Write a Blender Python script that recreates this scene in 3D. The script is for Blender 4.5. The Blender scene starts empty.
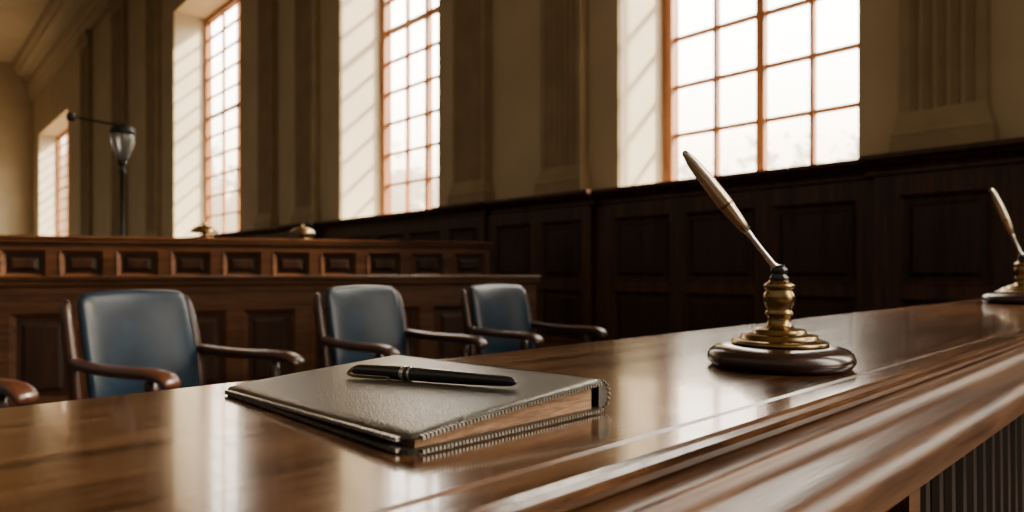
import bpy, math, random
from mathutils import Vector, Matrix
random.seed(4)
D=bpy.data; C=bpy.context
ZC=1.03; TT=ZC-0.10   # camera height, bench top height

# ---------------------------------------------------------------- materials
def newmat(name):
    m=D.materials.new(name); m.use_nodes=True
    nt=m.node_tree; b=nt.nodes["Principled BSDF"]
    return m,nt,b
def wood(name,c1,c2,c3,rough=.35,axis='X',scale=1.0,bump=.15,coat=0.0,spec=.5):
    m,nt,b=newmat(name); N=nt.nodes; L=nt.links
    tc=N.new('ShaderNodeTexCoord'); mp=N.new('ShaderNodeMapping')
    s={'X':(.07,1,1),'Y':(1,.07,1),'Z':(1,1,.07)}[axis]
    mp.inputs['Scale'].default_value=tuple(v*scale for v in s)
    L.new(tc.outputs['Object'],mp.inputs['Vector'])
    n1=N.new('ShaderNodeTexNoise'); n1.inputs['Scale'].default_value=14; n1.inputs['Detail'].default_value=8; n1.inputs['Distortion'].default_value=1.2
    n2=N.new('ShaderNodeTexNoise'); n2.inputs['Scale'].default_value=130; n2.inputs['Detail'].default_value=4
    L.new(mp.outputs[0],n1.inputs['Vector']); L.new(mp.outputs[0],n2.inputs['Vector'])
    mx=N.new('ShaderNodeMath'); mx.operation='MULTIPLY_ADD'; mx.inputs[1].default_value=.4
    L.new(n2.outputs['Fac'],mx.inputs[0])
    m2=N.new('ShaderNodeMath'); m2.operation='MULTIPLY'; m2.inputs[1].default_value=.62
    L.new(n1.outputs['Fac'],m2.inputs[0]); L.new(m2.outputs[0],mx.inputs[2])
    cr=N.new('ShaderNodeValToRGB'); e=cr.color_ramp.elements
    e[0].position=.36; e[0].color=(*c1,1); e[1].position=.66; e[1].color=(*c3,1)
    k=cr.color_ramp.elements.new(.5); k.color=(*c2,1)
    L.new(mx.outputs[0],cr.inputs[0]); L.new(cr.outputs[0],b.inputs['Base Color'])
    mr=N.new('ShaderNodeMapRange'); mr.inputs['To Min'].default_value=rough-.06; mr.inputs['To Max'].default_value=rough+.1
    L.new(mx.outputs[0],mr.inputs[0]); L.new(mr.outputs[0],b.inputs['Roughness'])
    bp=N.new('ShaderNodeBump'); bp.inputs['Strength'].default_value=bump; bp.inputs['Distance'].default_value=.002
    L.new(mx.outputs[0],bp.inputs['Height']); L.new(bp.outputs[0],b.inputs['Normal'])
    b.inputs['Coat Weight'].default_value=coat; b.inputs['Coat Roughness'].default_value=.06
    b.inputs['Specular IOR Level'].default_value=spec
    return m
def noisy(name,c1,c2,rough=.6,scale=8,bump=.1,metal=0,dist=.002,spec=.5):
    m,nt,b=newmat(name); N=nt.nodes; L=nt.links
    tc=N.new('ShaderNodeTexCoord'); n=N.new('ShaderNodeTexNoise'); n.inputs['Scale'].default_value=scale; n.inputs['Detail'].default_value=6
    L.new(tc.outputs['Object'],n.inputs['Vector'])
    cr=N.new('ShaderNodeValToRGB'); e=cr.color_ramp.elements
    e[0].position=.35; e[0].color=(*c1,1); e[1].position=.65; e[1].color=(*c2,1)
    L.new(n.outputs['Fac'],cr.inputs[0]); L.new(cr.outputs[0],b.inputs['Base Color'])
    b.inputs['Roughness'].default_value=rough; b.inputs['Metallic'].default_value=metal
    b.inputs['Specular IOR Level'].default_value=spec
    bp=N.new('ShaderNodeBump'); bp.inputs['Strength'].default_value=bump; bp.inputs['Distance'].default_value=dist
    L.new(n.outputs['Fac'],bp.inputs['Height']); L.new(bp.outputs[0],b.inputs['Normal'])
    return m
def leather(name,c1,c2,rough=.4,scale=220,bump=.35,spec=.5):
    m,nt,b=newmat(name); N=nt.nodes; L=nt.links
    tc=N.new('ShaderNodeTexCoord'); v=N.new('ShaderNodeTexVoronoi'); v.inputs['Scale'].default_value=scale
    n=N.new('ShaderNodeTexNoise'); n.inputs['Scale'].default_value=9; n.inputs['Detail'].default_value=5
    L.new(tc.outputs['Object'],v.inputs['Vector']); L.new(tc.outputs['Object'],n.inputs['Vector'])
    cr=N.new('ShaderNodeValToRGB'); e=cr.color_ramp.elements
    e[0].position=.35; e[0].color=(*c1,1); e[1].position=.7; e[1].color=(*c2,1)
    L.new(n.outputs['Fac'],cr.inputs[0]); L.new(cr.outputs[0],b.inputs['Base Color'])
    b.inputs['Roughness'].default_value=rough; b.inputs['Specular IOR Level'].default_value=spec
    bp=N.new('ShaderNodeBump'); bp.inputs['Strength'].default_value=bump; bp.inputs['Distance'].default_value=.0008
    L.new(v.outputs['Distance'],bp.inputs['Height']); L.new(bp.outputs[0],b.inputs['Normal'])
    return m
M_top =wood('bench_top_wood',(.020,.008,.0033),(.062,.026,.010),(.125,.058,.024),rough=.16,axis='X',scale=2.4,bump=.13,coat=.35)
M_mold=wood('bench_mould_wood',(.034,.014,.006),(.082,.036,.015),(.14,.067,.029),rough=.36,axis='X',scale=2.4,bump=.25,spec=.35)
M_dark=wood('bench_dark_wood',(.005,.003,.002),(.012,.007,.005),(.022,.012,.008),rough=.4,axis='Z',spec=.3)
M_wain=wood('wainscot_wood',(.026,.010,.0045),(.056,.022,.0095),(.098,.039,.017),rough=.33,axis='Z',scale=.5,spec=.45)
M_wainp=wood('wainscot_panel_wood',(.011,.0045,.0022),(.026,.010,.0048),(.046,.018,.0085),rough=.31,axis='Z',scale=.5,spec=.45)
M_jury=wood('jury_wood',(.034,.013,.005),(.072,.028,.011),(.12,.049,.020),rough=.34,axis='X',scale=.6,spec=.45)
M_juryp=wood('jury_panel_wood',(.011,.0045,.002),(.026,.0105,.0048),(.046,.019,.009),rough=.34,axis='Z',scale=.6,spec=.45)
M_chair=wood('chair_wood',(.016,.005,.003),(.034,.011,.006),(.06,.02,.010),rough=.28,axis='Y',scale=1.2)
M_win =wood('window_wood',(.17,.060,.014),(.29,.105,.026),(.39,.15,.04),rough=.45,axis='Z',scale=.5)
M_plas=noisy('wall_plaster',(.56,.465,.29),(.62,.515,.335),rough=.8,scale=1.3,bump=.05)
M_reve_lit=noisy('reveal_plaster_sunlit',(.62,.56,.43),(.68,.62,.48),rough=.8,scale=1.3,bump=.05)  # wall plaster made paler, its sunlit look is in the colour
M_pil =noisy('pilaster_stone',(.33,.255,.145),(.40,.31,.18),rough=.7,scale=2.5,bump=.08)
M_floor=noisy('carpet_floor',(.03,.016,.012),(.05,.026,.018),rough=.9,scale=30,bump=.2)
M_leath=leather('blue_leather',(.0035,.011,.022),(.009,.025,.044),rough=.33,spec=.45)
M_book=leather('black_leather',(.024,.020,.014),(.060,.050,.036),rough=.33,scale=700,bump=.3)
M_page=wood('page_block',(.10,.046,.022),(.21,.11,.055),(.34,.20,.11),rough=.7,axis='X',scale=22,bump=.6)
M_zip =noisy('zip_metal',(.16,.145,.12),(.32,.29,.25),rough=.35,scale=400,metal=.9)
M_brass=noisy('aged_brass',(.15,.10,.042),(.32,.22,.095),rough=.25,scale=40,metal=1,bump=.03)
M_cham=noisy('champagne_metal',(.42,.35,.26),(.54,.46,.35),rough=.26,scale=30,metal=1,bump=.02)
M_steel=noisy('steel',(.5,.5,.5),(.65,.65,.65),rough=.2,scale=30,metal=1,bump=.02)
M_mahog=wood('stand_mahogany',(.010,.003,.002),(.020,.007,.005),(.036,.012,.009),rough=.22,axis='X',scale=5,bump=.03,coat=.2)
M_black=noisy('black_lacquer',(.006,.006,.007),(.01,.01,.011),rough=.14,scale=30,bump=.0)
M_iron=noisy('dark_iron',(.012,.011,.012),(.02,.019,.02),rough=.4,scale=30,metal=.6)
def glassmat():
    m,nt,b=newmat('lamp_glass'); b.inputs['Base Color'].default_value=(.3,.3,.29,1)
    N=nt.nodes; n=N.new('ShaderNodeTexNoise'); n.inputs['Scale'].default_value=20
    r=N.new('ShaderNodeMapRange'); r.inputs['To Min'].default_value=.08; r.inputs['To Max'].default_value=.2
    nt.links.new(n.outputs['Fac'],r.inputs[0]); nt.links.new(r.outputs[0],b.inputs['Roughness'])
    b.inputs['Transmission Weight'].default_value=.5; return m
M_glass=glassmat()

# ---------------------------------------------------------------- mesh builder
class B:
    def __init__(s,T=None): s.v=[];s.f=[];s.m=[];s.s=[];s.T=T or Matrix.Identity(4)
    def add(s,vs,fs,mat=0,smooth=False,T=None):
        o=len(s.v); M=s.T@T if T is not None else s.T
        s.v+= [tuple(M@Vector(v)) for v in vs]
        for f in fs: s.f.append([i+o for i in f]); s.m.append(mat); s.s.append(smooth)
    def box(s,x0,x1,y0,y1,z0,z1,mat=0,T=None):
        v=[(x0,y0,z0),(x1,y0,z0),(x1,y1,z0),(x0,y1,z0),(x0,y0,z1),(x1,y0,z1),(x1,y1,z1),(x0,y1,z1)]
        s.add(v,[(0,3,2,1),(4,5,6,7),(0,1,5,4),(1,2,6,5),(2,3,7,6),(3,0,4,7)],mat,False,T)
    def prism(s,prof,x0,x1,mat=0,smooth=False,T=None):
        """profile of (y,z) extruded along x, with caps"""
        n=len(prof)
        v=[(x0,a,b) for a,b in prof]+[(x1,a,b) for a,b in prof]
        f=[(i,(i+1)%n,n+(i+1)%n,n+i) for i in range(n)]
        s.add(v,f,mat,smooth,T)
        s.add(v,[tuple(range(n))[::-1],tuple(range(n,2*n))],mat,False,T)
    def lathe(s,prof,T=None,mat=0,seg=48,smooth=True):
        v=[];f=[];n=len(prof)
        for i in range(seg):
            a=2*math.pi*i/seg
            for r,z in prof: v.append((r*math.cos(a),r*math.sin(a),z))
        for i in range(seg):
            j=(i+1)%seg
            for k in range(n-1): f.append((i*n+k,j*n+k,j*n+k+1,i*n+k+1))
        s.add(v,f,mat,smooth,T)
    def sweep(s,path,size,mat=0,side=Vector((1,0,0)),seg=4,smooth=False,T=None):
        """path of points, size list of (halfwidth along side, halfheight)"""
        P=[Vector(p) for p in path]; v=[];f=[];n=len(P)
        for i,p in enumerate(P):
            t=(P[min(i+1,n-1)]-P[max(i-1,0)]).normalized()
            sd=(side-t*side.dot(t)).normalized(); up=sd.cross(t)
            w,h=size[i] if isinstance(size,list) else size
            for k in range(seg):
                if seg==4:
                    a,b=[(-1,-1),(1,-1),(1,1),(-1,1)][k]
                elif seg==8:
                    a,b=[(-1,-.5),(-.6,-1),(.6,-1),(1,-.5),(1,.5),(.6,1),(-.6,1),(-1,.5)][k]
                else:
                    an=2*math.pi*k/seg; a,b=math.cos(an),math.sin(an)
                v.append(tuple(p+sd*a*w+up*b*h))
        for i in range(n-1):
            for k in range(seg):
                f.append((i*seg+k,i*seg+(k+1)%seg,(i+1)*seg+(k+1)%seg,(i+1)*seg+k))
        f.append(tuple(range(seg))[::-1]); f.append(tuple(range((n-1)*seg,n*seg)))
        s.add(v,f,mat,smooth,T)
    def build(s,name,mats,parent=None,bevel=0,loc=None,rot=0,subsurf=0,autosmooth=False):
        me=D.meshes.new(name); me.from_pydata(s.v,[],s.f)
        for m in mats: me.materials.append(m)
        for i,p in enumerate(me.polygons): p.material_index=s.m[i]; p.use_smooth=s.s[i]
        import bmesh
        bm=bmesh.new(); bm.from_mesh(me); bmesh.ops.recalc_face_normals(bm,faces=bm.faces); bm.to_mesh(me); bm.free()
        o=D.objects.new(name,me); C.collection.objects.link(o)
        if loc is not None: o.location=loc
        o.rotation_euler[2]=rot
        if parent: o.parent=parent
        if bevel:
            md=o.modifiers.new('bevel','BEVEL'); md.width=bevel; md.segments=2; md.limit_method='ANGLE'; md.angle_limit=math.radians(40)
        if subsurf:
            md=o.modifiers.new('sub','SUBSURF'); md.levels=subsurf; md.render_levels=subsurf
        return o
def empty(name,loc=(0,0,0),rot=0):
    e=D.objects.new(name,None); C.collection.objects.link(e); e.location=loc; e.rotation_euler[2]=rot; e.empty_display_size=.1; return e

# panelled run in local frame: x = along, -y = outwards to viewer, z up
def panel_run(b,s0,s1,z0,z1,openings,rows,out=0,mf=0,mp=1,th=.035,back=.04,T=None):
    y=-out
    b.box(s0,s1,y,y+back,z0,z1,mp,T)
    xs=sorted(openings); f=y-th
    cur=s0
    for a,c in xs+[(s1,s1)]:
        if a-cur>1e-4: b.box(cur,a,f,y,z0,z1,mf,T)
        cur=c
    rw=sorted(rows)
    for a,c in xs:
        cz=z0
        for p,q in rw+[(z1,z1)]:
            if p-cz>1e-4: b.box(a,c,f,y,cz,p,mf,T)
            cz=q
        for p,q in rw:
            i=.035
            # sloped moulding ring
            o=[(a,p),(c,p),(c,q),(a,q)]; n=[(a+i,p+i),(c-i,p+i),(c-i,q-i),(a+i,q-i)]
            v=[(u,f-.006,w) for u,w in o]+[(u,y-.004,w) for u,w in n]
            b.add(v,[(k,(k+1)%4,4+(k+1)%4,4+k) for k in range(4)],mf,False,T)
            # raised field
            j=i+.03; k2=j+.03
            o=[(a+j,p+j),(c-j,p+j),(c-j,q-j),(a+j,q-j)]; n=[(a+k2,p+k2),(c-k2,p+k2),(c-k2,q-k2),(a+k2,q-k2)]
            v=[(u,y-.002,w) for u,w in o]+[(u,y-.02,w) for u,w in n]
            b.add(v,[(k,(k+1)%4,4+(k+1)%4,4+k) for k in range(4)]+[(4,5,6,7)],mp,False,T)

# ---------------------------------------------------------------- room shell
W=6.0; WT=1.05; ZS=1.95; ZH=8.5; CE=12.6; YEND=46
wins=[(36.0,44.0),(15.7,20.6),(8.0,10.96),(2.1,4.64),(-4.0,-1.46)]  # last one is out of view, added to let sun reach the bench
b=B()
ys=[-7]; 
for a,c in sorted(wins): ys+= [a,c]
ys.append(YEND+.5)
for i in range(0,len(ys),2): b.box(W,W+WT,ys[i],ys[i+1],0,CE,0)
for a,c in wins:
    b.box(W,W+WT,a,c,0,ZS,0); b.box(W,W+WT,a,c,ZH,CE,0)
    # reveal faces in the paler plaster, sunlight put into the colour
    b.box(W+.03,W+WT-.15,c-.012,c+.0,ZS,ZH,1); b.box(W+.03,W+WT-.15,a,a+.012,ZS,ZH,1)
    b.box(W+.0,W+WT-.1,a+.012,c-.012,ZS,ZS+.02,1)
b.build('wall_right',[M_plas,M_reve_lit])
b=B(); b.box(-9,W,YEND,YEND+.5,0,CE,0); b.build('wall_back',[M_plas])
b=B(); b.box(-9,W+WT,-7,YEND+.5,-.1,0,0); b.build('floor',[M_floor])
b=B(); b.box(-9,W+WT,-7,YEND+.5,CE,CE+.2,0); b.build('ceiling',[M_plas])
# entablature
b=B(); T=Matrix.Translation((W,0,0))
prof=[(0,10.7),(-.18,10.7),(-.2,10.95),(-.24,10.97),(-.24,11.2),(-.3,11.25),(-.3,11.75),(-.4,11.8),(-.5,11.95),(-.75,12.0),(-.78,12.2),(-.9,12.3),(-.95,12.45),(-.95,CE),(0,CE)]
R=Matrix(((0,1,0,0),(1,0,0,0),(0,0,1,0),(0,0,0,1)))
b.prism([(p,z) for p,z in prof],-7,YEND,0,False,T@R)
b.build('trim_entablature',[M_plas])

# windows
for wi,(a,c) in enumerate(wins):
    b=B(); x=W+WT-.1
    fa,fc=(a+.02,c-.02)
    if wi in(2,3,4): fa=a+.1
    fw=.12
    b.box(x-.10,x+.06,fa,fa+fw,ZS+.02,ZH); b.box(x-.10,x+.06,fc-fw,fc,ZS+.02,ZH)
    b.box(x-.10,x+.06,fa+fw,fc-fw,ZS+.02,ZS+.14); b.box(x-.10,x+.06,fa+fw,fc-fw,ZH-.12,ZH)
    ncol=4; g0,g1=fa+fw,fc-fw
    for k in range(1,ncol):
        yy=g0+(g1-g0)*k/ncol; t=.045 if k==ncol//2 else .022
        b.box(x-(.07 if k==2 else .05),x+.03,yy-t,yy+t,ZS+.14,ZH-.12)
    z=ZS+.14; k=1
    while z+.58*k<ZH-.2:
        zz=z+.58*k; t=.045 if k==6 else .020
        b.box(x-.045,x+.025,g0,g1,zz-t,zz+t); k+=1
    b.build('window_%d'%(wi+1),[M_win])

# wainscot along right wall ; mapping local (s, y, z) -> world (W + y, s, z)
TW=Matrix(((0,1,0,W),(1,0,0,0),(0,0,1,0),(0,0,0,1)))
ZW=1.95
b=B(TW)
corn=[(0,ZW),(-.17,ZW),(-.17,ZW-.035),(-.14,ZW-.05),(-.12,ZW-.075),(-.08,ZW-.10),(-.06,ZW-.125),(-.06,ZW-.15),(-.03,ZW-.165),(0,ZW-.165)]
def seg(s0,s1,out,ops,rows=((.22,.82),(.93,1.63))):
    panel_run(b,s0,s1,.0,ZW-.1,ops,list(rows),out=out,back=out)
    b.prism([(p-out-.0,z) if p<0 else (0,z) for p,z in corn],s0-(.06 if out>.12 else 0),s1+(.06 if out>.12 else 0),0)
    b.prism([(0,0),(-out-.07,0),(-out-.07,.14),(-out-.035,.18),(0,.18)],s0,s1,0)
seg(-6.9,-4.1,.08,[(-6.7,-5.5),(-5.35,-4.25)])
seg(-4.1,-1.4,.08,[(-3.95,-3.2),(-3.05,-2.3),(-2.15,-1.5)])
seg(-1.4,.93,.08,[(-1.25,-.5),(-.35,.8)])
seg(.93,1.9,.2,[(1.12,1.72)])
seg(1.9,4.88,.08,[(2.08,2.8),(2.97,3.72),(3.9,4.62)])
seg(4.88,6.68,.16,[(5.03,5.68),(5.86,6.52)])
seg(6.68,7.6,.2,[(6.83,7.43)])
seg(7.6,11.5,.08,[(7.8,8.6),(8.75,9.55),(9.7,10.5),(10.65,11.35)])
seg(11.5,12.7,.2,[(11.7,12.5)])
s=12.7
while s<YEND-3.2:
    seg(s,s+3.2,.08,[(s+.15,s+.95),(s+1.1,s+2.1),(s+2.25,s+3.05)]); s+=3.2
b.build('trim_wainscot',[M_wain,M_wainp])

# pilasters
def pilaster(y0,y1,z0=ZW,out=.15):
    b=B(); w=y1-y0; bh=.34
    n=max(5,int(w/.105)); mrg=w*.09; fw=(w-2*mrg)/n
    pts=[(0,0),(0,-out)]
    for i in range(n):
        a=mrg+i*fw
        for k in range(6):
            t=k/5; pts.append((a+fw*(.14+.72*t),-out+ (0.038*math.sin(math.pi*t))))
    pts+= [(w,-out),(w,0)]
    def col(z0,z1,P):
        m=len(P); v=[(W+o,y0+s,z0) for s,o in P]+[(W+o,y0+s,z1) for s,o in P]
        b.add(v,[(i,i+1,m+i+1,m+i) for i in range(m-1)],0)
    col(z0+bh,10.1,pts)
    e=.0
    def ring(za,zb,ea,eb):
        v=[];
        for z,e in((za,ea),(zb,eb)): v+=[(W,y0-e,z),(W-out-e,y0-e,z),(W-out-e,y1+e,z),(W,y1+e,z)]
        b.add(v,[(0,1,5,4),(1,2,6,5),(2,3,7,6),(4,5,6,7),(0,3,2,1)],0)
    ring(z0,z0+.12,.055,.055); ring(z0+.12,z0+.16,.045,.05); ring(z0+.16,z0+.20,.05,.035); ring(z0+.20,z0+.29,.035,.01); ring(z0+.29,z0+bh,.01,.0)
    ring(10.1,10.2,.03,.03); ring(10.2,10.45,.0,.02); ring(10.45,10.58,.04,.09); ring(10.58,10.7,.1,.1)
    o=b.build('trim_pilaster',[M_pil]); 
for a,c in [(1.17,1.74),(5.08,5.72),(6.78,7.46),(11.75,12.5),(13.6,14.3),(21.8,22.9),(25.6,27.3),(31,32.6),(-1.0,-.34),(-5.3,-4.6)]:
    pilaster(a,c)

# ---------------------------------------------------------------- judge bench (foreground)
bench=empty('judge_bench',(0,0,0))
X0,X1=-1.6,5.3
b=B()
zt=TT
prof=[(.62,zt-.012),(.612,zt),(.243,zt),(.2415,zt-.0022),(.2385,zt-.0022),(.237,zt),(.216,zt),(.2125,zt-.0014),(.2100,zt-.004),(.209,zt-.008),(.2100,zt-.012),(.2125,zt-.0146),(.216,zt-.016),(.62,zt-.016)]
b.prism(prof,X0,X1,0); b.build('top',[M_top],parent=bench)
# smooth ogee edge moulding (dense Catmull-Rom profile)
ctl=[(.212,zt-.016),(.203,zt-.0165),(.1965,zt-.0180),(.1925,zt-.0230),(.187,zt-.0262),(.177,zt-.0272),(.166,zt-.0282),(.1575,zt-.0305),(.1520,zt-.036),(.1500,zt-.043),(.1500,zt-.053),(.1525,zt-.060),(.160,zt-.063)]
fine=[]
for i in range(len(ctl)-1):
    p0=Vector(ctl[max(i-1,0)]);p1=Vector(ctl[i]);p2=Vector(ctl[i+1]);p3=Vector(ctl[min(i+2,len(ctl)-1)])
    for k in range(5):
        t=k/5
        fine.append(tuple(.5*((2*p1)+(p2-p0)*t+(2*p0-5*p1+4*p2-p3)*t*t+(3*p1-p0-3*p2+p3)*t**3)))
fine.append(ctl[-1])
b=B()
n=len(fine); v=[(X0,p,q) for p,q in fine]+[(X1,p,q) for p,q in fine]
b.add(v,[(i,i+1,n+i+1,n+i) for i in range(n-1)],0,True)
P=fine+[(.60,zt-.063),(.60,zt-.016)]; n=len(P); m=len(fine)
v=[(X0,p,q) for p,q in P]+[(X1,p,q) for p,q in P]
b.add(v,[(i,(i+1)%n,n+(i+1)%n,n+i) for i in range(m-1,n)]+[tuple(range(n))[::-1],tuple(range(n,2*n))],0,False)
b.build('edge_moulding',[M_mold],parent=bench)
b=B()
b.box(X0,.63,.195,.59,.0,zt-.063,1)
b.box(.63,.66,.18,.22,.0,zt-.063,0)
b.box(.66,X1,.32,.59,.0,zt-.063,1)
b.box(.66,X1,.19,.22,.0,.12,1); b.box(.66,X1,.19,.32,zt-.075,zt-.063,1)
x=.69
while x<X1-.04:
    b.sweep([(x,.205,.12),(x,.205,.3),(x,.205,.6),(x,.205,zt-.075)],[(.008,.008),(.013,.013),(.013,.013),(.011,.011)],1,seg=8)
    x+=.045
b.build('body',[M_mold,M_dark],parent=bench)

# ---------------------------------------------------------------- zip notebook
NB=(.205,.299); NR=0.8
nb=empty('leather_notebook',(*NB,TT),math.radians(NR))
w,l=.172,.262
def rr(x0,x1,y0,y1,r,n=5):
    P=[]
    for cx,cy,a0 in((x1-r,y0+r,-90),(x1-r,y1-r,0),(x0+r,y1-r,90),(x0+r,y0+r,180)):
        for k in range(n+1):
            a=math.radians(a0+90*k/n); P.append((cx+r*math.cos(a),cy+r*math.sin(a)))
    return P
def slab(b,P,zb,zt,mat,T=None):
    n=len(P); v=[(x,y,zb(x,y)) for x,y in P]+[(x,y,zt(x,y)) for x,y in P]
    b.add(v,[(i,(i+1)%n,n+(i+1)%n,n+i) for i in range(n)]+[tuple(range(n))[::-1],tuple(range(n,2*n))],mat,False,T)
topz=lambda x,y: .0105+.0130*min(1,max(0,x/w))**.75-.0055*(y/l)
b=B()
slab(b,rr(0,w,0,l,.010),lambda x,y:0.0,lambda x,y:.0030,0)
# top cover as a grid for the gentle slope
def edge_r(x,y,r=.01):
    cx=min(max(x,r),w-r); cy=min(max(y,r),l-r); d=math.hypot(x-cx,y-cy)
    if d>r: return cx+(x-cx)*r/d, cy+(y-cy)*r/d
    return x,y
xs=[0,.004,.01]+[.01+(w-.02)*i/12 for i in range(1,12)]+[w-.01,w-.004,w]
yy=[0,.004,.01]+[.01+(l-.02)*i/8 for i in range(1,8)]+[l-.01,l-.004,l]
G=[]
for z_ in(0,1):
    for x in xs:
        for y in yy:
            ex,ey=edge_r(x,y); e=min(ex,ey,w-ex,l-ey); dr=.0018*max(0,1-e/.004) if z_ else 0
            G.append((ex,ey,topz(ex,ey)-(0 if z_ else .0032)-dr))
nX,nY=len(xs),len(yy); F=[]
idx=lambda z,i,j:z*nX*nY+i*nY+j
for z_ in(0,1):
    for i in range(nX-1):
        for j in range(nY-1): F.append((idx(z_,i,j),idx(z_,i+1,j),idx(z_,i+1,j+1),idx(z_,i,j+1)))
for i in range(nX-1):
    F.append((idx(0,i,0),idx(0,i+1,0),idx(1,i+1,0),idx(1,i,0))); F.append((idx(0,i,nY-1),idx(0,i+1,nY-1),idx(1,i+1,nY-1),idx(1,i,nY-1)))
for j in range(nY-1):
    F.append((idx(0,0,j),idx(0,0,j+1),idx(1,0,j+1),idx(1,0,j))); F.append((idx(0,nX-1,j),idx(0,nX-1,j+1),idx(1,nX-1,j+1),idx(1,nX-1,j)))
b.add(G,F,0,True)
# rounded spine at x=w (height follows the cover)
sv=[];NS=9;NYs=6
for j in range(NYs+1):
    y=.003+(l-.006)*j/NYs; hh=topz(w,y)/2
    for k in range(NS):
        a=-math.pi/2+math.pi*k/(NS-1)
        sv.append((w-.006+.011*math.cos(a),y,hh+hh*math.sin(a)))
sf=[(j*NS+k,j*NS+k+1,(j+1)*NS+k+1,(j+1)*NS+k) for j in range(NYs) for k in range(NS-1)]
b.add(sv,sf,0,True); b.add(sv,[tuple(range(NS)),tuple(range(NYs*NS,NYs*NS+NS))],0,False)
b.build('cover',[M_book],parent=nb)
b=B()
slab(b,[(.007,.005),(w-.012,.005),(w-.012,l-.006),(.007,l-.006)],lambda x,y:.0030,lambda x,y:topz(x,y)-.0033,0)
b.build('pages',[M_page],parent=nb)
b=B()
def tooth(x,y,z,a):
    T=Matrix.Translation((x,y,z))@Matrix.Rotation(a,4,'Z')
    b.box(-.0008,.0008,-.0018,.0018,-.0011,.0011,0,T)
n=56
for i in range(n):
    x=.008+(w-.018)*i/(n-1)
    tooth(x,-.0008,topz(x,0)-.0020,0); tooth(x,-.0008,.0022,0)
n=86
for i in range(n):
    y=.01+(l-.02)*i/(n-1)
    tooth(-.0008,y,topz(0,y)-.0020,math.pi/2); tooth(-.0008,y,.0022,math.pi/2)
b.build('zip_teeth',[M_zip],parent=nb)
b=B()
hh=topz(w,0)/2
for i in range(9):
    a=math.radians(-75+150*i/8)
    T=Matrix.Translation((w-.006+.0108*math.cos(a),.0022,hh+(hh-.001)*math.sin(a)))
    b.box(-.0007,.0007,-.0012,.0012,-.0007,.0007,0,T)
b.build('spine_stitching',[M_zip],parent=nb)

# ---------------------------------------------------------------- fountain pen on book
pl=Vector((.280,.488,TT)); pr=Vector((.315,.331,TT))
def btop(p):
    q=Matrix.Rotation(math.radians(-NR),4,'Z')@(Vector((p.x,p.y,0))-Vector((*NB,0)))
    return TT+topz(q.x,q.y)
pl.z=btop(pl)+.0060; pr.z=btop(pr)+.0052
dr=(pr-pl); L=dr.length
Tp=Matrix.Translation(pl)@dr.to_track_quat('Z','X').to_matrix().to_4x4()@Matrix.Diagonal((.88,.88,1,1))
b=B()
b.lathe([(0,0),(.0025,0),(.0045,.0015),(.0052,.006),(.0060,.03),(.0063,.055)],Tp,0,32)
b.lathe([(.0063,.055),(.0066,.0555),(.0066,.0585),(.0063,.059)],Tp,1,32)
b.lathe([(.0063,.059),(.0063,.062),(.0058,.0625),(.0059,.09),(.0054,.12),(.0044,L-.012),(.0036,L-.004),(.002,L-.0005),(0,L)],Tp,0,32)
b.lathe([(.0059,.0625),(.0061,.063),(.0061,.0645),(.0059,.065)],Tp,1,32)
b.lathe([(0,-.004),(.0022,-.003),(.003,0),(.0028,.001)],Tp,1,24)
for ang in (35,):
    b.sweep([(.0,.0,-.003),(.0,.006,-.003),(.0,.0078,.003),(.0,.0075,.03),(.0,.0070,.042),(.0,.0082,.046)],(.0016,.0006),1,side=Vector((1,0,0)),T=Tp@Matrix.Rotation(math.radians(ang),4,'Z'))
b.build('fountain_pen',[M_black,M_steel])

# ---------------------------------------------------------------- desk pen stand
def pen_stand(loc,scale,lean=(-.70,.72)):
    e=empty('desk_pen_stand',loc); e.scale=(scale,)*3
    b=B(); b.lathe([(0,0),(.066,0),(.070,.002),(.0735,.007),(.0735,.011),(.0715,.016),(.065,.0205),(.054,.023),(0,.023)],None,0,72)
    b.build('base',[M_mahog],parent=e)
    b=B(); b.lathe([(.0,.023),(.047,.023),(.0485,.0242),(.0485,.0262),(.047,.0275),(.043,.0285),(.0385,.0305),(.0378,.0330),(.036,.0345),(.027,.0355),(.0265,.0385),(.024,.0400),(.0155,.0415),(.0125,.045),(.0115,.049),(.0115,.053),(.0142,.055),(.0146,.057),(.0130,.059),(.0128,.061),(.0150,.066),(.0162,.072),(.0155,.077),(.0132,.080),(.0136,.0815),(.0154,.083),(.0156,.0865),(.0138,.088),(.0110,.0895),(.0095,.092),(0,.092)],None,0,64)
    b.build('brass_stem',[M_brass],parent=e)
    b=B(); b.lathe([(0,.090),(.0095,.091),(.0100,.094),(.0075,.0965),(.0075,.0985),(.0085,.100),(.0085,.103),(.0055,.107),(0,.108)],None,0,40)
    b.build('collar',[M_black],parent=e)
    d=Vector((lean[0]*.62,lean[1]*.62,.80)).normalized()
    T=Matrix.Translation((0,0,.100))@d.to_track_quat('Z','X').to_matrix().to_4x4()
    b=B()
    b.lathe([(0,0),(.0042,0),(.0042,.008),(.003,.012),(.0026,.03),(.0028,.045),(.0034,.052),(.0034,.054),(.003,.055)],T,0,32)
    b.lathe([(.003,.055),(.0048,.056),(.0062,.07),(.0078,.088),(.0082,.10),(.0078,.125),(.0062,.148),(.0042,.158),(.0034,.162),(.0018,.164),(0,.164)],T,1,36)
    b.lathe([(.00790,.089),(.0083,.0895),(.0083,.0915),(.0080,.092)],T,2,36)
    b.build('pen',[M_steel,M_cham,M_brass],parent=e)
    return e
pen_stand((.691,.321,TT),1.0)
pen_stand((2.60,.425,TT),1.45,lean=(-.40,.41))

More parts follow.
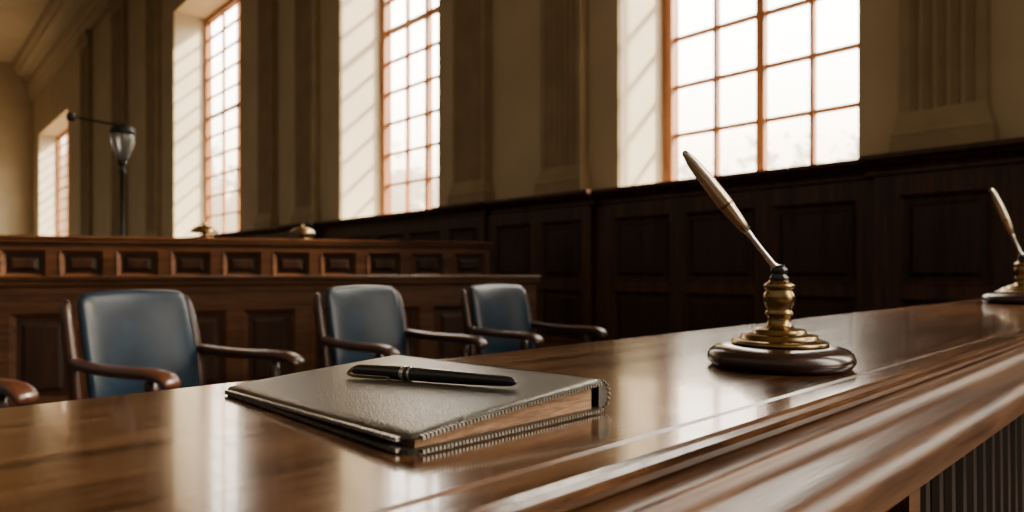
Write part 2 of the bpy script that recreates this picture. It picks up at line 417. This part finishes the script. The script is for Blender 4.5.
# ---------------------------------------------------------------- chairs
def armchair(bx,by,deg):
    a=math.radians(deg)
    loc=(bx+.28*math.sin(a),by-.28*math.cos(a),0)
    e=empty('courtroom_armchair',loc,a)
    b=B()
    for s in(-1,1):
        X=Vector((1,0,0))
        b.sweep([(s*.27,.25,0),(s*.27,.22,.25),(s*.275,.225,.45),(s*.28,.26,.66),(s*.278,.305,.84),(s*.268,.335,.925)],[(.018,.022),(.022,.026),(.024,.03),(.024,.03),(.022,.028),(.016,.02)],0,side=X,seg=8,smooth=True)
        b.sweep([(s*.275,-.27,0),(s*.275,-.26,.25),(s*.278,-.25,.45),(s*.285,-.235,.57),(s*.292,-.225,.645)],[(.016,.018),(.022,.024),(.024,.026),(.02,.022),(.022,.03)],0,side=X,seg=8,smooth=True)
        b.sweep([(s*.28,.275,.675),(s*.288,.20,.665),(s*.297,.05,.657),(s*.302,-.12,.66),(s*.303,-.26,.665),(s*.302,-.345,.655),(s*.302,-.365,.633),(s*.302,-.348,.615)],[(.02,.022),(.026,.022),(.032,.022),(.036,.022),(.038,.023),(.038,.023),(.036,.02),(.03,.012)],0,side=X,seg=8,smooth=True)
        b.box(s*.275-.016,s*.275+.016,-.25,.22,.33,.40,0)
    b.box(-.26,.26,-.275,-.24,.33,.405,0); b.box(-.26,.26,.2,.235,.33,.405,0)
    b.build('frame',[M_chair],parent=e,subsurf=1)
    b=B()
    v=[];nx=8;ny=8
    for z_ in(0,1):
        for i in range(nx+1):
            for j in range(ny+1):
                u=i/nx*2-1; t=j/ny*2-1
                puff=(1-u**4)*(1-t**4)
                v.append((u*.25,t*.235-.02,(.40 if z_==0 else .455+.045*puff)))
    idx=lambda z,i,j:z*(nx+1)*(ny+1)+i*(ny+1)+j; f=[]
    for z_ in(0,1):
        for i in range(nx):
            for j in range(ny): f.append((idx(z_,i,j),idx(z_,i+1,j),idx(z_,i+1,j+1),idx(z_,i,j+1)))
    for i in range(nx):
        for j in(0,ny): f.append((idx(0,i,j),idx(0,i+1,j),idx(1,i+1,j),idx(1,i,j)))
    for j in range(ny):
        for i in(0,nx): f.append((idx(0,i,j),idx(0,i,j+1),idx(1,i,j+1),idx(1,i,j)))
    b.add(v,f,0,True); b.build('seat_cushion',[M_leath],parent=e,subsurf=1)
    b=B(); v=[];nx=10;nz=10
    for side in(0,1):
        for i in range(nx+1):
            for j in range(nz+1):
                u=i/nx*2-1; t=j/nz
                z=.46+.482*t+ .014*(1-u*u)*t
                yc=.235+.10*t**1.4+ .0-.035*u*u
                th=.020+.022*(1-abs(u)**5)*(1-abs(2*t-1)**6)
                wdt=.245+.008*math.sin(math.pi*t)
                if j==nz: wdt-=.008
                v.append((u*wdt,yc+(th if side else -th),z))
    idx=lambda s,i,j:s*(nx+1)*(nz+1)+i*(nz+1)+j; f=[]
    for s_ in(0,1):
        for i in range(nx):
            for j in range(nz): f.append((idx(s_,i,j),idx(s_,i+1,j),idx(s_,i+1,j+1),idx(s_,i,j+1)))
    for i in range(nx):
        for j in(0,nz): f.append((idx(0,i,j),idx(0,i+1,j),idx(1,i+1,j),idx(1,i,j)))
    for j in range(nz):
        for i in(0,nx): f.append((idx(0,i,j),idx(0,i,j+1),idx(1,i,j+1),idx(1,i,j)))
    b.add(v,f,0,True); b.build('back_cushion',[M_leath],parent=e,subsurf=1)
for c in [(.79,3.22,20),(1.96,3.31,6),(2.95,3.27,2),(-.17,3.06,18)]: armchair(*c)

# ---------------------------------------------------------------- jury box fronts
def front(name,p0,p1,h,depth,cap_over,ext0=0,ext1=0,pw=.55,rows=None,base=0):
    p0=Vector((*p0,0)); p1=Vector((*p1,0)); d=(p1-p0).normalized(); p0=p0-d*ext0; p1=p1+d*ext1
    L=(p1-p0).length; ang=math.atan2(d.y,d.x)
    b=B()
    n=max(2,round(L/pw)); st=L/n
    ops=[(i*st+.06,(i+1)*st-.06) for i in range(n)]
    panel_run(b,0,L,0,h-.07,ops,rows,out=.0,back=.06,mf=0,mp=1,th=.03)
    prof=[(depth,h),(-cap_over,h),(-cap_over-.008,h-.01),(-cap_over-.008,h-.026),(-cap_over+.012,h-.034),(-.045,h-.045),(-.045,h-.06),(-.03,h-.085),(depth,h-.04)]
    b.prism(prof,-.03,L+.03,0)
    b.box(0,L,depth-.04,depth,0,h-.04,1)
    b.box(L-.04,L,.06,depth-.04,0,h-.04,0)
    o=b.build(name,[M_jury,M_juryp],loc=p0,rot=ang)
    return o
front('jury_desk',(.568,5.776),(4.258,4.232),1.0,.42,.05,ext0=1.5,pw=.50,rows=[(.12,.74)])
front('jury_box_partition',(.777,7.90),(5.1,5.82),1.38,.16,.04,ext0=1.5,pw=.50,rows=[(.2,.85),(.98,1.24)])

# brass dome lamps on the partition cap
def dome(px,py,z):
    b=B()
    b.lathe([(0,0),(.09,0),(.095,.008),(.085,.014),(.03,.02),(.018,.03),(.018,.045),(.05,.05),(.13,.055),(.135,.062),(.125,.085),(.095,.11),(.05,.128),(.018,.133),(.014,.14),(.02,.15),(.012,.162),(0,.164)],None,0,40)
    o=b.build('brass_dome_lamp',[M_brass],loc=(px,py,z))
    return o
def online(x): 
    t=(x-.777)/(5.1-.777); return 7.90+(5.82-7.90)*t
for x in (2.39,3.26): dome(x,online(x)+.07,1.381)

# floor lamp
e=empty('floor_lamp',(2.06,9.04,0))
b=B()
b.lathe([(0,0),(.18,0),(.18,.02),(.05,.05),(.03,.09),(.028,.2),(.04,.22),(.025,.25),(.022,1.2),(.035,1.22),(.035,1.25),(.022,1.28),(.022,2.2),(.045,2.24),(.02,2.28),(.05,2.33),(.05,2.36),(0,2.36)],None,0,24)
Lf=Vector((-.729,.6845,0))
b.sweep([Vector((0,0,2.80)),Lf*.2+Vector((0,0,2.82)),Lf*.5+Vector((0,0,2.88)),Lf*.60+Vector((0,0,2.90))],(.012,.012),0,side=Vector((0,0,1)),seg=8,smooth=True)
b.lathe([(0,-.05),(.04,-.045),(.05,0),(.04,.05),(0,.06)],Matrix.Translation(Lf*.62+Vector((0,0,2.89))),0,20)
b.lathe([(.12,2.68),(.14,2.71),(.12,2.76),(.07,2.79),(.03,2.81),(.0,2.83)],None,0,28)
b.build('stand_and_arm',[M_iron],parent=e)
b=B(); b.lathe([(0,2.36),(.05,2.37),(.08,2.44),(.115,2.55),(.13,2.64),(.12,2.69),(0,2.70)],None,0,28); b.build('glass_shade',[M_glass],parent=e)

# ---------------------------------------------------------------- light: hazy bright sky on the window side, dim warm elsewhere
w=D.worlds.new('sky'); C.scene.world=w; w.use_nodes=True; nt=w.node_tree; N=nt.nodes; LK=nt.links
bg=N['Background']; tc=N.new('ShaderNodeTexCoord'); sx=N.new('ShaderNodeSeparateXYZ')
LK.new(tc.outputs['Generated'],sx.inputs[0])
mr=N.new('ShaderNodeMapRange'); mr.interpolation_type='SMOOTHSTEP'
mr.inputs['From Min'].default_value=-.1; mr.inputs['From Max'].default_value=.45
mr.inputs['To Min'].default_value=.36; mr.inputs['To Max'].default_value=18.0
LK.new(sx.outputs['X'],mr.inputs[0])
mz=N.new('ShaderNodeMapRange'); mz.interpolation_type='SMOOTHSTEP'
mz.inputs['From Min'].default_value=.02; mz.inputs['From Max'].default_value=.34
LK.new(sx.outputs['Z'],mz.inputs[0])
ms=N.new('ShaderNodeMapRange'); ms.inputs['To Min'].default_value=.42; ms.inputs['To Max'].default_value=1.0
LK.new(mz.outputs[0],ms.inputs[0])
# hazy distant tree line: noise that fades out with elevation
tn=N.new('ShaderNodeTexNoise'); tn.inputs['Scale'].default_value=30; tn.inputs['Detail'].default_value=10; tn.inputs['Roughness'].default_value=.75
LK.new(tc.outputs['Generated'],tn.inputs['Vector'])
th=N.new('ShaderNodeMapRange'); th.inputs['From Min'].default_value=.05; th.inputs['From Max'].default_value=.24
th.inputs['To Min'].default_value=.70; th.inputs['To Max'].default_value=.32
LK.new(sx.outputs['Z'],th.inputs[0])
ts=N.new('ShaderNodeMath'); ts.operation='SUBTRACT'; LK.new(th.outputs[0],ts.inputs[0]); LK.new(tn.outputs['Fac'],ts.inputs[1])
tm=N.new('ShaderNodeMapRange'); tm.inputs['From Min'].default_value=-.02; tm.inputs['From Max'].default_value=.05
tm.inputs['To Min'].default_value=1.0; tm.inputs['To Max'].default_value=.38
LK.new(ts.outputs[0],tm.inputs[0])
mu=N.new('ShaderNodeMath'); mu.operation='MULTIPLY'; LK.new(mr.outputs[0],mu.inputs[0]); LK.new(ms.outputs[0],mu.inputs[1])
mt=N.new('ShaderNodeMath'); mt.operation='MULTIPLY'; LK.new(mu.outputs[0],mt.inputs[0]); LK.new(tm.outputs[0],mt.inputs[1])
LK.new(mt.outputs[0],bg.inputs['Strength'])
cz=N.new('ShaderNodeMixRGB'); cz.inputs[1].default_value=(1,.74,.44,1); cz.inputs[2].default_value=(1,.91,.77,1)
LK.new(mz.outputs[0],cz.inputs[0])
mc=N.new('ShaderNodeMapRange'); mc.inputs['From Min'].default_value=-.1; mc.inputs['From Max'].default_value=.3
LK.new(sx.outputs['X'],mc.inputs[0])
mxc=N.new('ShaderNodeMixRGB'); mxc.inputs[1].default_value=(1,.84,.65,1)
LK.new(cz.outputs[0],mxc.inputs[2])
LK.new(mc.outputs[0],mxc.inputs[0]); LK.new(mxc.outputs[0],bg.inputs['Color'])
sd=D.lights.new('sun','SUN'); sd.energy=20; sd.color=(1,.78,.52); sd.angle=math.radians(4)
so=D.objects.new('sun',sd); C.collection.objects.link(so)
so.rotation_euler=Vector((-1,.8,-.95)).to_track_quat('-Z','Y').to_euler(); so.location=(12,-3,8)

# ---------------------------------------------------------------- camera
cd=D.cameras.new('camera'); co=D.objects.new('camera',cd); C.collection.objects.link(co)
co.location=(0,0,ZC); co.rotation_euler=(math.radians(90),0,math.radians(-43.2))
cd.sensor_width=36; cd.lens=665/1024*36; cd.shift_y=(272-256)/1024; cd.clip_start=.01; cd.clip_end=200
cd.dof.use_dof=True; cd.dof.focus_distance=.55; cd.dof.aperture_fstop=7
C.scene.camera=co
